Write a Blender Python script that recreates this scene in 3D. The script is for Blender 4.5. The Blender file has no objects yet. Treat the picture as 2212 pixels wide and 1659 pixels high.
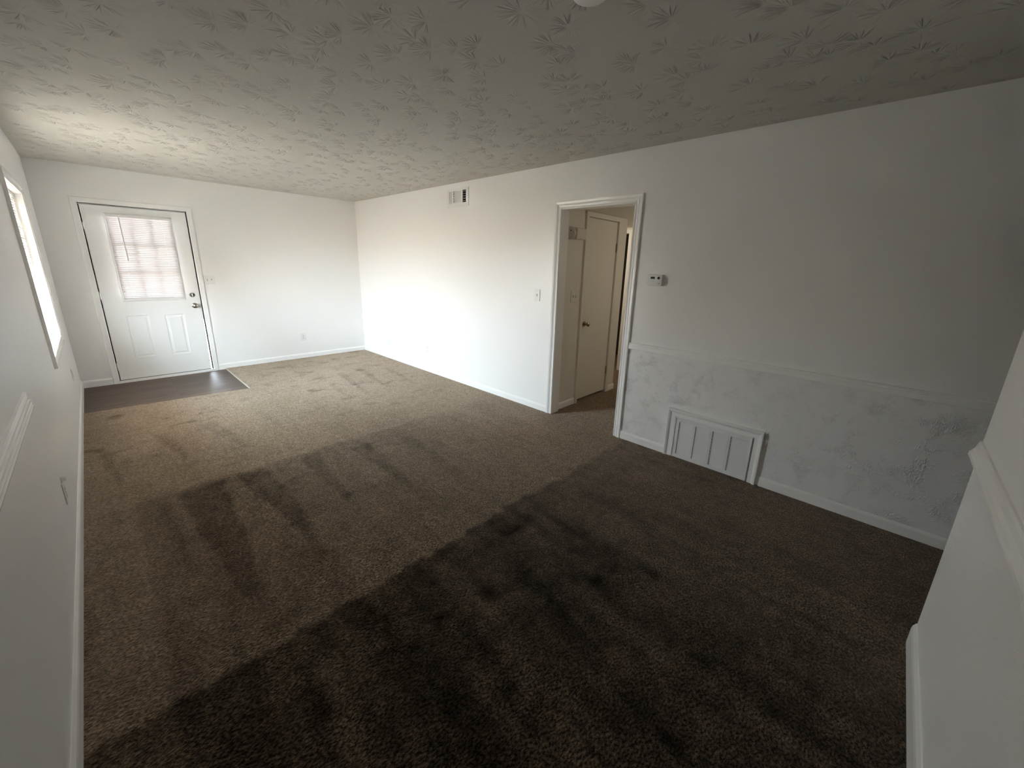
import bpy, bmesh, math, random
import numpy as np
from mathutils import Vector, Matrix

scene = bpy.context.scene
COL = scene.collection
R = math.radians

# ------------------------------------------------------------------ camera
W, D, H = 3.427, 7.048, 2.44          # right wall x, entry wall y, ceiling height
XE = 2.437                            # free end of the short wall beside the camera
yaw, pitch, roll = 0.821540948, 0.261811656, 0.0301916708
fw = Vector((math.sin(yaw) * math.cos(pitch), math.cos(yaw) * math.cos(pitch), -math.sin(pitch)))
rt = Vector((math.cos(yaw), -math.sin(yaw), 0))
up = rt.cross(fw)
rt, up = math.cos(roll) * rt + math.sin(roll) * up, -math.sin(roll) * rt + math.cos(roll) * up
cam_data = bpy.data.cameras.new('camera')
cam = bpy.data.objects.new('camera', cam_data)
COL.objects.link(cam)
m = Matrix.Identity(4)
for i in range(3):
    m[i][0], m[i][1], m[i][2] = rt[i], up[i], -fw[i]
m.translation = Vector((0.28063645, 0.33162495, 1.52582851))
cam.matrix_world = m
cam_data.sensor_width = 36.0
cam_data.lens = 853.91228 / 2212 * 36.0
cam_data.shift_x = -18.3656 / 2212
cam_data.shift_y = -27.4991 / 2212
cam_data.clip_start = 0.01
scene.camera = cam

# ------------------------------------------------------------------ render look
scene.view_settings.view_transform = 'Standard'
scene.view_settings.look = 'None'
scene.view_settings.gamma = 1.0
scene.view_settings.use_curve_mapping = False
scene.view_settings.exposure = 2.82
cy = scene.cycles
cy.use_denoising = True
cy.max_bounces = 12
cy.diffuse_bounces = 8
cy.glossy_bounces = 4
cy.transparent_max_bounces = 24
cy.transmission_bounces = 8
cy.sample_clamp_indirect = 6.0
cy.caustics_reflective = False
cy.caustics_refractive = False

# ------------------------------------------------------------------ daylight: sky over sunlit ground
SKY = 11.0
world = bpy.data.worlds.new('daylight')
scene.world = world
world.use_nodes = True
nt = world.node_tree
nt.nodes.clear()
tc = nt.nodes.new('ShaderNodeTexCoord')
sp = nt.nodes.new('ShaderNodeSeparateXYZ')
mr = nt.nodes.new('ShaderNodeMapRange')
mr.inputs[1].default_value = -1
mr.inputs[2].default_value = 1
rp = nt.nodes.new('ShaderNodeValToRGB')
e = rp.color_ramp.elements
e[0].position = 0.0
e[0].color = (0.33, 0.27, 0.19, 1)
e[1].position = 1.0
e[1].color = (0.56, 0.80, 1.0, 1)
for pos, c in ((0.46, (0.47, 0.40, 0.30, 1)), (0.50, (0.80, 0.74, 0.66, 1)), (0.53, (0.90, 0.945, 1.0, 1)), (0.72, (0.72, 0.88, 1.0, 1))):
    el = e.new(pos)
    el.color = c
bg = nt.nodes.new('ShaderNodeBackground')
bg.inputs[1].default_value = SKY
out = nt.nodes.new('ShaderNodeOutputWorld')
nt.links.new(tc.outputs['Generated'], sp.inputs[0])
nt.links.new(sp.outputs[2], mr.inputs[0])
nt.links.new(mr.outputs[0], rp.inputs[0])
nt.links.new(rp.outputs[0], bg.inputs[0])
nt.links.new(bg.outputs[0], out.inputs[0])

def area(name, loc, direction, sx, sy, power=0.0, color=(1, 1, 1), portal=False):
    l = bpy.data.lights.new(name, 'AREA')
    l.shape = 'RECTANGLE'
    l.size, l.size_y = sx, sy
    l.energy = power
    l.color = color
    o = bpy.data.objects.new(name, l)
    COL.objects.link(o)
    o.location = loc
    o.rotation_euler = Vector(direction).to_track_quat('-Z', 'Z').to_euler()
    if portal:
        l.cycles.is_portal = True
    return o

# openings that let the sky in (sampling portals only, they give no light of their own)
area('window_portal', (-0.125, 5.19, 1.385), (1, 0, 0), 1.22, 1.20, portal=True)
area('door_portal', (0.793, D + 0.10, 1.465), (0, -1, 0), 0.58, 0.98, portal=True)
# added fill lights for the hall, out of sight beyond the doorway
area('hall_fill', (4.75, 1.25, 1.75), (0.25, 1, -0.15), 0.5, 0.5, power=0.55, color=(1.0, 0.87, 0.70))
area('passage_fill', (4.95, 4.3, 1.95), (0.45, -1, -0.5), 0.35, 0.35, power=1.2, color=(1.0, 0.87, 0.70))

# ------------------------------------------------------------------ materials
def new_mat(name):
    mt = bpy.data.materials.new(name)
    mt.use_nodes = True
    n = mt.node_tree
    return mt, n, n.nodes['Principled BSDF'], n.links

def N(n, t, **kw):
    nd = n.nodes.new(t)
    for k, v in kw.items():
        setattr(nd, k, v)
    return nd

def math_node(n, op, a, b=None, clamp=False):
    nd = N(n, 'ShaderNodeMath', operation=op, use_clamp=clamp)
    for i, v in enumerate((a, b)):
        if v is None:
            continue
        if isinstance(v, (int, float)):
            nd.inputs[i].default_value = v
        else:
            n.links.new(v, nd.inputs[i])
    return nd.outputs[0]

def smooth(n, v, lo, hi, to0=0.0, to1=1.0):
    nd = N(n, 'ShaderNodeMapRange', interpolation_type='SMOOTHSTEP')
    n.links.new(v, nd.inputs[0])
    nd.inputs[1].default_value, nd.inputs[2].default_value = lo, hi
    nd.inputs[3].default_value, nd.inputs[4].default_value = to0, to1
    return nd.outputs[0]

def noise(n, vec, scale, detail=2.0, rough=0.5, dim='3D'):
    nd = N(n, 'ShaderNodeTexNoise', noise_dimensions=dim)
    nd.inputs['Scale'].default_value = scale
    nd.inputs['Detail'].default_value = detail
    nd.inputs['Roughness'].default_value = rough
    if vec is not None:
        n.links.new(vec, nd.inputs['Vector'])
    return nd.outputs[0]

def bump(n, height, strength, dist, normal=None):
    nd = N(n, 'ShaderNodeBump')
    nd.inputs['Strength'].default_value = strength
    nd.inputs['Distance'].default_value = dist
    n.links.new(height, nd.inputs['Height'])
    if normal is not None:
        n.links.new(normal, nd.inputs['Normal'])
    return nd.outputs[0]

def obj_coord(n):
    return N(n, 'ShaderNodeTexCoord').outputs['Object']

def paint(name, col, rough, peel=0.0, spec=0.5, peel_scale=170):
    mt, n, p, L = new_mat(name)
    p.inputs['Base Color'].default_value = (*col, 1)
    p.inputs['Roughness'].default_value = rough
    p.inputs['Specular IOR Level'].default_value = spec
    if peel:
        v = obj_coord(n)
        h = noise(n, v, peel_scale, 2.0, 0.5)
        L.new(bump(n, h, peel, 0.002), p.inputs['Normal'])
    return mt

WALL_COL = (0.895, 0.89, 0.88)
mat_wall = paint('wall_paint', WALL_COL, 0.36, 0.22)
mat_trim = paint('trim_gloss_paint', (0.93, 0.925, 0.91), 0.26, 0.05, peel_scale=60)
mat_door = paint('door_paint', (0.87, 0.87, 0.86), 0.35, 0.06, peel_scale=90)
mat_hall = paint('hall_paint', (0.76, 0.73, 0.66), 0.5, 0.2)
mat_plastic = paint('white_plastic', (0.82, 0.82, 0.80), 0.3)
mat_enamel = paint('white_enamel', (0.84, 0.84, 0.83), 0.35)
mat_wand = paint('clear_wand', (0.42, 0.40, 0.42), 0.2)
mat_dark = paint('dark_slot', (0.015, 0.014, 0.013), 0.6)
mat_grey = paint('grey_print', (0.32, 0.32, 0.30), 0.5)
mat_lcd = paint('display', (0.035, 0.037, 0.03), 0.2)
mat_seal = paint('weatherstrip', (0.26, 0.235, 0.23), 0.7)
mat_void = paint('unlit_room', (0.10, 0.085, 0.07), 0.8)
mat_strip = paint('edge_strip', (0.62, 0.56, 0.48), 0.35)

mt, n, p, L = new_mat('brushed_nickel')
p.inputs['Base Color'].default_value = (0.62, 0.60, 0.57, 1)
p.inputs['Metallic'].default_value = 1.0
p.inputs['Roughness'].default_value = 0.16
mat_metal = mt
mt, n, p, L = new_mat('aged_brass')
p.inputs['Base Color'].default_value = (0.36, 0.28, 0.19, 1)
p.inputs['Metallic'].default_value = 1.0
p.inputs['Roughness'].default_value = 0.25
mat_brass = mt

# clear pane: mostly straight-through, a little mirror at grazing angles
mt, n, p, L = new_mat('window_glass')
n.nodes.remove(p)
tr = N(n, 'ShaderNodeBsdfTransparent')
tr.inputs[0].default_value = (0.95, 0.97, 0.96, 1)
gl = N(n, 'ShaderNodeBsdfGlossy')
gl.inputs['Roughness'].default_value = 0.02
fr = N(n, 'ShaderNodeFresnel')
mx = N(n, 'ShaderNodeMixShader')
L.new(fr.outputs[0], mx.inputs[0])
L.new(tr.outputs[0], mx.inputs[1])
L.new(gl.outputs[0], mx.inputs[2])
L.new(mx.outputs[0], n.nodes['Material Output'].inputs[0])
mat_glass = mt

# vinyl blind slats let light through
def slat_mat(name, col, trans):
    mt, n, p, L = new_mat(name)
    n.nodes.remove(p)
    df = N(n, 'ShaderNodeBsdfDiffuse')
    df.inputs[0].default_value = (*col, 1)
    tl = N(n, 'ShaderNodeBsdfTranslucent')
    tl.inputs[0].default_value = (*col, 1)
    mx = N(n, 'ShaderNodeMixShader')
    mx.inputs[0].default_value = trans
    L.new(df.outputs[0], mx.inputs[1])
    L.new(tl.outputs[0], mx.inputs[2])
    L.new(mx.outputs[0], n.nodes['Material Output'].inputs[0])
    return mt
mat_slat = slat_mat('blind_slat', (0.90, 0.885, 0.875), 0.45)
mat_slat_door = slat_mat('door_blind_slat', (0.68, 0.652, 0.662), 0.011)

# textured plaster below the chair rail
def plaster(name, zone=False):
    mt, n, p, L = new_mat(name)
    p.inputs['Base Color'].default_value = (*WALL_COL, 1)
    p.inputs['Roughness'].default_value = 0.36
    v = obj_coord(n)
    peel = bump(n, noise(n, v, 170, 2.0, 0.5), 0.22, 0.002)
    mp = N(n, 'ShaderNodeMapping')
    mp.inputs['Scale'].default_value = (1, 1, 0.55)
    L.new(v, mp.inputs[0])
    warp = N(n, 'ShaderNodeVectorMath', operation='ADD')
    wn = N(n, 'ShaderNodeTexNoise')
    wn.inputs['Scale'].default_value = 9
    wsc = N(n, 'ShaderNodeVectorMath', operation='SCALE')
    wsc.inputs['Scale'].default_value = 0.035
    L.new(v, wn.inputs['Vector'])
    L.new(wn.outputs['Color'], wsc.inputs[0])
    L.new(mp.outputs[0], warp.inputs[0])
    L.new(wsc.outputs[0], warp.inputs[1])
    a = noise(n, warp.outputs[0], 78, 2.0, 0.5)
    ridge = math_node(n, 'ABSOLUTE', math_node(n, 'SUBTRACT', a, 0.5))
    ridge = smooth(n, ridge, 0.0, 0.11, 1.0, 0.0)
    patch = smooth(n, noise(n, v, 9.0, 4.0, 0.65), 0.46, 0.70)
    h = math_node(n, 'MULTIPLY', ridge, patch)
    h2 = math_node(n, 'ADD', math_node(n, 'MULTIPLY', h, 1.0 if zone else 0.12), math_node(n, 'MULTIPLY', noise(n, v, 26, 3.0, 0.6), 0.35 if zone else 0.12))
    if zone:
        sx = N(n, 'ShaderNodeSeparateXYZ')
        L.new(v, sx.inputs[0])
        zm = math_node(n, 'LESS_THAN', sx.outputs[2], 0.86)
        ym = math_node(n, 'LESS_THAN', sx.outputs[1], 2.0)
        h2 = math_node(n, 'MULTIPLY', h2, math_node(n, 'MULTIPLY', zm, ym))
    L.new(bump(n, h2, 0.8, 0.008, peel), p.inputs['Normal'])
    return mt
mat_plaster = plaster('plaster_and_paint', True)
mat_plaster_stub = plaster('stub_wall_paint')

# stomped ceiling: fans of brush ridges round scattered centres
mt, n, p, L = new_mat('stomped_ceiling')
p.inputs['Roughness'].default_value = 0.9
p.inputs['Specular IOR Level'].default_value = 0.15
p.inputs['Base Color'].default_value = (0.62, 0.60, 0.555, 1)
v = obj_coord(n)
def stomp(scale, off, seed):
    mp = N(n, 'ShaderNodeMapping')
    mp.inputs['Location'].default_value = (off, off * 1.7, 0)
    L.new(v, mp.inputs[0])
    vo = N(n, 'ShaderNodeTexVoronoi', voronoi_dimensions='2D')
    vo.inputs['Scale'].default_value = scale
    vo.inputs['Randomness'].default_value = 0.85
    L.new(mp.outputs[0], vo.inputs['Vector'])
    d = N(n, 'ShaderNodeVectorMath', operation='SUBTRACT')
    L.new(mp.outputs[0], d.inputs[0])
    L.new(vo.outputs['Position'], d.inputs[1])
    s = N(n, 'ShaderNodeSeparateXYZ')
    L.new(d.outputs[0], s.inputs[0])
    cs = N(n, 'ShaderNodeSeparateColor')
    L.new(vo.outputs['Color'], cs.inputs[0])
    r = math_node(n, 'SQRT', math_node(n, 'ADD', math_node(n, 'POWER', math_node(n, 'ABSOLUTE', s.outputs[0]), 2), math_node(n, 'POWER', math_node(n, 'ABSOLUTE', s.outputs[1]), 2)))
    ang = math_node(n, 'ARCTAN2', s.outputs[1], s.outputs[0])
    w = N(n, 'ShaderNodeCombineXYZ')
    L.new(math_node(n, 'MULTIPLY', ang, 2.6), w.inputs[0])
    L.new(math_node(n, 'MULTIPLY', r, 3.0), w.inputs[1])
    L.new(math_node(n, 'MULTIPLY', cs.outputs[0], 40.0), w.inputs[2])
    sp_ = noise(n, w.outputs[0], 2.2, 1.0, 0.5)
    spk = smooth(n, sp_, 0.47, 0.68)
    rr = math_node(n, 'ADD', r, math_node(n, 'MULTIPLY', cs.outputs[1], 0.03))
    ring = math_node(n, 'MULTIPLY', smooth(n, r, 0.008, 0.035), smooth(n, rr, 0.07, 0.125, 1.0, 0.0))
    fan = math_node(n, 'COSINE', math_node(n, 'SUBTRACT', ang, math_node(n, 'ADD', 1.75, math_node(n, 'MULTIPLY', cs.outputs[2], 1.4))))
    ring = math_node(n, 'MULTIPLY', ring, smooth(n, fan, -0.15, 0.35, 0.12, 1.0))
    on = math_node(n, 'GREATER_THAN', cs.outputs[2], 0.12)
    return math_node(n, 'MULTIPLY', math_node(n, 'MULTIPLY', spk, ring), on)
h = math_node(n, 'MAXIMUM', stomp(4.6, 0.0, 0), stomp(4.0, 3.37, 1))
fine = noise(n, v, 60, 4.0, 0.6)
h = math_node(n, 'ADD', h, math_node(n, 'MULTIPLY', fine, 0.10))
L.new(bump(n, h, 0.85, 0.011), p.inputs['Normal'])
mat_ceiling = mt

# cut-pile carpet; the attribute "nap" says which way the vacuum left the pile leaning
mt, n, p, L = new_mat('carpet_pile')
v = obj_coord(n)
mp = N(n, 'ShaderNodeMapping')
mp.inputs['Rotation'].default_value = (0, 0, R(40))
mp.inputs['Scale'].default_value = (1.0, 1.7, 1.0)
L.new(v, mp.inputs[0])
tuft = noise(n, mp.outputs[0], 75, 4.0, 0.65)
clump = noise(n, v, 16, 3.0, 0.6)
att = N(n, 'ShaderNodeAttribute', attribute_name='nap')
nap = att.outputs['Fac']
cr = N(n, 'ShaderNodeValToRGB')
cr.color_ramp.elements[0].position = 0.40
cr.color_ramp.elements[0].color = (0.049, 0.032, 0.0185, 1)
cr.color_ramp.elements[1].position = 0.62
cr.color_ramp.elements[1].color = (0.48, 0.345, 0.24, 1)
el = cr.color_ramp.elements.new(0.5)
el.color = (0.224, 0.156, 0.100, 1)
L.new(tuft, cr.inputs[0])
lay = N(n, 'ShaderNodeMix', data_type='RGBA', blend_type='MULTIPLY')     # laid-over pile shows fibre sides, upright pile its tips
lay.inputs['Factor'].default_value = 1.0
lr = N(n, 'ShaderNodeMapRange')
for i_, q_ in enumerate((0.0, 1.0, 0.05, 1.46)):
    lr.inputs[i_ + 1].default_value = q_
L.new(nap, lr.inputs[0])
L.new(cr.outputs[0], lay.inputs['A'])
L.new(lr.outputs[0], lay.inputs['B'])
cl2 = N(n, 'ShaderNodeMix', data_type='RGBA', blend_type='MULTIPLY')
cl2.inputs['Factor'].default_value = 1.0
L.new(lay.outputs['Result'], cl2.inputs['A'])
L.new(smooth(n, noise(n, v, 24, 4.0, 0.7), 0.36, 0.64, 0.72, 1.22), cl2.inputs['B'])
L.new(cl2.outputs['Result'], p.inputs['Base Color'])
shr = N(n, 'ShaderNodeMapRange')
for i_, q_ in enumerate((0.0, 0.8, 0.08, 1.0)):
    shr.inputs[i_ + 1].default_value = q_
L.new(nap, shr.inputs[0])
L.new(shr.outputs[0], p.inputs['Sheen Weight'])
p.inputs['Roughness'].default_value = 1.0
p.inputs['Specular IOR Level'].default_value = 0.0
p.inputs['Sheen Weight'].default_value = 1.0
p.inputs['Sheen Roughness'].default_value = 0.35
p.inputs['Sheen Tint'].default_value = (0.80, 0.69, 0.58, 1)
hh = math_node(n, 'ADD', tuft, math_node(n, 'MULTIPLY', clump, 0.8))
bn = bump(n, hh, 0.9, 0.012)
lean = N(n, 'ShaderNodeVectorMath', operation='SCALE')
lean.inputs[0].default_value = (-0.9, 0.25, 0.0)
L.new(math_node(n, 'MULTIPLY', math_node(n, 'SUBTRACT', nap, 0.5), 0.9), lean.inputs['Scale'])
ad = N(n, 'ShaderNodeVectorMath', operation='ADD')
L.new(bn, ad.inputs[0])
L.new(lean.outputs[0], ad.inputs[1])
nm = N(n, 'ShaderNodeVectorMath', operation='NORMALIZE')
L.new(ad.outputs[0], nm.inputs[0])
L.new(nm.outputs[0], p.inputs['Normal'])
mat_carpet = mt

# vinyl planks at the entry, running along x
mt, n, p, L = new_mat('vinyl_plank')
v = obj_coord(n)
br = N(n, 'ShaderNodeTexBrick')
br.offset = 0.37
br.inputs['Scale'].default_value = 1.0
br.inputs['Brick Width'].default_value = 1.22
br.inputs['Row Height'].default_value = 0.15
br.inputs['Mortar Size'].default_value = 0.0012
br.inputs['Bias'].default_value = 0.0
br.inputs['Color1'].default_value = (0.150, 0.110, 0.083, 1)
br.inputs['Color2'].default_value = (0.103, 0.076, 0.060, 1)
br.inputs['Mortar'].default_value = (0.045, 0.035, 0.03, 1)
L.new(v, br.inputs['Vector'])
mp = N(n, 'ShaderNodeMapping')
mp.inputs['Scale'].default_value = (1.6, 34, 1)
L.new(v, mp.inputs[0])
gr = noise(n, mp.outputs[0], 1.6, 5.0, 0.65)
mxc = N(n, 'ShaderNodeMix', data_type='RGBA', blend_type='MULTIPLY')
mxc.inputs['Factor'].default_value = 0.8
crg = N(n, 'ShaderNodeValToRGB')
crg.color_ramp.elements[0].position = 0.32
crg.color_ramp.elements[0].color = (0.38, 0.36, 0.34, 1)
crg.color_ramp.elements[1].position = 0.68
crg.color_ramp.elements[1].color = (1.5, 1.45, 1.42, 1)
L.new(gr, crg.inputs[0])
L.new(br.outputs['Color'], mxc.inputs['A'])
L.new(crg.outputs[0], mxc.inputs['B'])
L.new(mxc.outputs['Result'], p.inputs['Base Color'])
p.inputs['Roughness'].default_value = 0.5
p.inputs['Specular IOR Level'].default_value = 0.3
L.new(bump(n, gr, 0.15, 0.002), p.inputs['Normal'])
mat_vinyl = mt

# ------------------------------------------------------------------ mesh helpers
# each wall has its own frame: (a = along the wall, z = up, d = out of the wall into the room)
def F_right(a, z, d): return (W - d, a, z)
def F_far(a, z, d): return (a, D - d, z)
def F_left(a, z, d): return (d, a, z)
def F_stub(a, z, d): return (a, d, z)
YH = 2.83
XH = 5.675
def F_hall(a, z, d): return (a, YH - d, z)
def F_hallend(a, z, d): return (XH - d, a, z)
def F_abs(a, z, d): return (a, d, z)

class MB:
    def __init__(self, frame=F_abs):
        self.v, self.f, self.fr = [], [], frame
    def add(self, vs, fs):
        o = len(self.v)
        self.v += [self.fr(*x) for x in vs]
        self.f += [tuple(i + o for i in q) for q in fs]
        return self
    def box(self, a0, a1, z0, z1, d0, d1):
        vs = [(a, z, d) for d in (d0, d1) for z in (z0, z1) for a in (a0, a1)]
        return self.add(vs, [(0, 2, 3, 1), (4, 5, 7, 6), (0, 1, 5, 4), (2, 6, 7, 3), (0, 4, 6, 2), (1, 3, 7, 5)])
    def quad(self, *vs):
        return self.add(list(vs), [tuple(range(len(vs)))])
    def sweep(self, path, prof, closed=False, centre=None):
        """Moulding: profile [(u, d)] along a path [(a, z)] in the wall plane, mitred; u is the offset to the left of the path."""
        k, q = len(path), len(prof)
        dirs = []
        for i in range(k if closed else k - 1):
            x0, x1 = path[i], path[(i + 1) % k]
            l = math.hypot(x1[0] - x0[0], x1[1] - x0[1])
            dirs.append(((x1[0] - x0[0]) / l, (x1[1] - x0[1]) / l))
        vs = []
        for i in range(k):
            if closed:
                t0, t1 = dirs[i - 1], dirs[i]
            else:
                t0, t1 = dirs[max(0, i - 1)], dirs[min(k - 2, i)]
            n0, n1 = (-t0[1], t0[0]), (-t1[1], t1[0])
            b = (n0[0] + n1[0], n0[1] + n1[1])
            s = 2.0 / (b[0] ** 2 + b[1] ** 2)
            b = (b[0] * s, b[1] * s)
            for u, d in prof:
                vs.append((path[i][0] + b[0] * u, path[i][1] + b[1] * u, d))
        fs = []
        for i in range(k if closed else k - 1):
            i2 = (i + 1) % k
            for j in range(q):
                j2 = (j + 1) % q
                fs.append((i * q + j, i * q + j2, i2 * q + j2, i2 * q + j))
        if not closed:
            fs.append(tuple(range(q)))
            fs.append(tuple(range((k - 1) * q, k * q))[::-1])
        return self.add(vs, fs)
    def lathe(self, ca, cz, prof, seg=24):
        """Turned about the wall normal at (ca, cz); prof [(radius, d)]."""
        vs, fs, q = [], [], len(prof)
        for i in range(seg):
            t = 2 * math.pi * i / seg
            for r, d in prof:
                vs.append((ca + r * math.cos(t), cz + r * math.sin(t), d))
        for i in range(seg):
            i2 = (i + 1) % seg
            for j in range(q - 1):
                fs.append((i * q + j, i2 * q + j, i2 * q + j + 1, i * q + j + 1))
        fs.append(tuple(i * q for i in range(seg))[::-1])
        fs.append(tuple(i * q + q - 1 for i in range(seg)))
        return self.add(vs, fs)
    def poly(self, pts, d0, d1):
        """Outline [(a, z)] given thickness from d0 to d1."""
        k = len(pts)
        vs = [(a, z, d0) for a, z in pts] + [(a, z, d1) for a, z in pts]
        fs = [tuple(range(k))[::-1], tuple(range(k, 2 * k))]
        fs += [(i, (i + 1) % k, k + (i + 1) % k, k + i) for i in range(k)]
        return self.add(vs, fs)
    def build(self, name, mat, parent=None, bevel=0.0, smooth_angle=None):
        off = Vector((0, 0, 0))
        q = parent
        while q is not None:
            off += Vector(q.location)
            q = q.parent
        me = bpy.data.meshes.new(name)
        me.from_pydata([tuple(Vector(x) - off) for x in self.v], [], self.f)
        bm = bmesh.new()
        bm.from_mesh(me)
        bmesh.ops.recalc_face_normals(bm, faces=bm.faces)
        bm.to_mesh(me)
        bm.free()
        me.materials.append(mat)
        o = bpy.data.objects.new(name, me)
        COL.objects.link(o)
        if parent is not None:
            o.parent = parent
        if bevel:
            b = o.modifiers.new('edge', 'BEVEL')
            b.width = bevel
            b.segments = 2
            b.limit_method = 'ANGLE'
        if smooth_angle:
            me.shade_smooth()
            bm = bmesh.new()
            bm.from_mesh(me)
            for ed in bm.edges:
                if len(ed.link_faces) == 2 and ed.calc_face_angle(0) > R(smooth_angle):
                    ed.smooth = False
            bm.to_mesh(me)
            bm.free()
        return o

def tag(o, label=None, cat=None, group=None, kind=None):
    if label: o['label'] = label
    if cat: o['category'] = cat
    if group: o['group'] = group
    if kind: o['kind'] = kind
    return o

def thing(name, loc, label, cat, group=None):
    o = bpy.data.objects.new(name, None)
    o.empty_display_size = 0.05
    COL.objects.link(o)
    o.location = loc
    return tag(o, label, cat, group)

def struct(o, label, cat):
    return tag(o, label, cat, kind='structure')

def wall_mesh(frame, a0, a1, z0, z1, holes, thick):
    """A wall with rectangular holes (a0, a1, z0, z1): faces, backs and the sides of the holes."""
    mb = MB(frame)
    xs = sorted({a0, a1, *[h[0] for h in holes], *[h[1] for h in holes]})
    zs = sorted({z0, z1, *[h[2] for h in holes], *[h[3] for h in holes]})
    def solid(i, j):
        if not (0 <= i < len(xs) - 1 and 0 <= j < len(zs) - 1):
            return False
        cx, cz = (xs[i] + xs[i + 1]) / 2, (zs[j] + zs[j + 1]) / 2
        return not any(h[0] < cx < h[1] and h[2] < cz < h[3] for h in holes)
    ids = {}
    def vid(i, j, back):
        if (i, j, back) not in ids:
            ids[(i, j, back)] = len(mb.v)
            mb.v.append(frame(xs[i], zs[j], -thick if back else 0.0))
        return ids[(i, j, back)]
    for i in range(len(xs) - 1):
        for j in range(len(zs) - 1):
            if not solid(i, j):
                continue
            for b in (False, True):
                mb.f.append((vid(i, j, b), vid(i + 1, j, b), vid(i + 1, j + 1, b), vid(i, j + 1, b)))
            for (di, dj, p0, p1) in ((-1, 0, (i, j), (i, j + 1)), (1, 0, (i + 1, j), (i + 1, j + 1)), (0, -1, (i, j), (i + 1, j)), (0, 1, (i, j + 1), (i + 1, j + 1))):
                if not solid(i + di, j + dj):
                    mb.f.append((vid(*p0, False), vid(*p1, False), vid(*p1, True), vid(*p0, True)))
    return mb

# ------------------------------------------------------------------ walls, ceiling, floor
Y0 = -2.6                                   # back wall of the room behind the short wall
T = 0.11
DOOR = (0.327, 1.2325)                      # entry door leaf, a-range on the far wall
DOOR_H = 2.045
WIN = (4.59, 5.79, 0.79, 1.975)             # window opening on the left wall
HALL = (2.033, 2.790, 2.045)                # doorway opening on the right wall
GR = (0.905, 1.471, 0.004, 0.352)           # return grille
RG = (4.19, 4.52, 2.215, 2.355)             # supply register duct

struct(wall_mesh(F_right, Y0, D, 0, H, [(HALL[0], HALL[1], 0, HALL[2]), (GR[0] + .02, GR[1] - .02, 0.02, GR[3] - .02), RG], T).build('wall_right', mat_plaster),
       'long white wall with the doorway, the return grille and the wall register', 'wall')
struct(wall_mesh(F_far, 0, W + T, 0, H, [(DOOR[0] - .004, DOOR[1] + .006, 0, DOOR_H)], 0.052).build('wall_far', mat_wall),
       'white wall at the far end around the entry door', 'wall')
struct(wall_mesh(F_left, Y0, D, 0, H, [WIN], 0.14).build('wall_left', mat_wall),
       'white wall with the blind-covered window, beside the camera', 'wall')
struct(MB().box(0, XE, 0, H, -0.115, 0.0).build('wall_near', mat_plaster_stub),
       'short white wall with chair rail ending at the lower right', 'wall')
struct(MB().box(-0.14, W + T, 0, H, Y0 - 0.1, Y0).build('wall_back', mat_wall), 'white wall closing the room behind the short wall', 'wall')
struct(MB().box(-0.14, W + T, H, H + 0.1, Y0 - .1, D + .14).build('ceiling', mat_ceiling),
       'off-white ceiling with stomped brush texture', 'ceiling')

# carpet, one mesh with the vinyl corner left out; its pile direction is an attribute
def bil(c00, c10, c11, c01, nu, nv):
    u = np.linspace(0, 1, nu)[None, :, None]
    w = np.linspace(0, 1, nv)[:, None, None]
    c = [np.array(x, float) for x in (c00, c10, c11, c01)]
    return (c[0] * (1 - u) * (1 - w) + c[1] * u * (1 - w) + c[2] * u * w + c[3] * (1 - u) * w).reshape(-1, 2)

rng = np.random.RandomState(7)
def vnoise(x, y, scale, seed):
    """Smooth value noise on numpy arrays, about -1..1."""
    rs = np.random.RandomState(seed)
    g = rs.rand(128, 128) * 2 - 1
    x, y = x * scale + 31.7, y * scale + 17.3
    i, j = np.floor(x).astype(int), np.floor(y).astype(int)
    fx, fy = x - i, y - j
    fx, fy = fx * fx * (3 - 2 * fx), fy * fy * (3 - 2 * fy)
    G = lambda a, b: g[a % 128, b % 128]
    return (G(i, j) * (1 - fx) * (1 - fy) + G(i + 1, j) * fx * (1 - fy) + G(i, j + 1) * (1 - fx) * fy + G(i + 1, j + 1) * fx * fy)

def ss(x, lo, hi):
    t = np.clip((x - lo) / (hi - lo), 0, 1)
    return t * t * (3 - 2 * t)

# vacuum strokes: wedges (x at the start, width at the start, y start, x at the tip, y tip, amount)
STROKES = [
    (0.56, 0.26, 3.56, 0.56, 2.0, -0.34), (0.86, 0.20, 3.57, 0.92, 2.35, -0.30), (1.24, 0.15, 3.55, 1.22, 2.55, -0.26),
    (1.62, 0.16, 3.45, 1.60, 2.45, -0.24), (1.98, 0.14, 3.35, 1.93, 2.3, -0.20), (0.36, 0.05, 3.5, 0.40, 2.2, -0.16),
    (0.12, 0.07, 4.75, 0.20, 3.75, -0.30), (0.46, 0.10, 4.8, 0.58, 3.95, -0.26), (0.80, 0.13, 4.85, 0.98, 3.9, -0.22),
    (1.22, 0.08, 4.9, 1.30, 4.1, -0.16), (2.75, 0.12, 5.9, 2.6, 4.6, -0.26), (2.45, 0.10, 5.8, 2.3, 4.6, -0.24),
    (3.05, 0.09, 5.7, 2.95, 4.5, -0.22), (2.15, 0.09, 5.4, 2.1, 4.5, -0.14),
    (0.66, 0.10, 1.70, 0.50, 0.5, 0.22), (1.30, 0.13, 1.80, 1.05, 0.5, 0.20), (1.78, 0.15, 1.7, 1.55, 0.4, 0.16),
    (2.2, 0.14, 2.0, 2.05, 0.6, 0.12), (0.98, 0.16, 1.5, 0.80, 0.3, -0.16), (1.55, 0.16, 1.55, 1.30, 0.3, -0.16),
    (2.0, 0.13, 1.6, 1.80, 0.3, -0.14), (2.5, 0.14, 2.2, 2.3, 0.6, -0.10), (2.8, 0.12, 2.0, 2.65, 0.5, -0.08),
]
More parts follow.
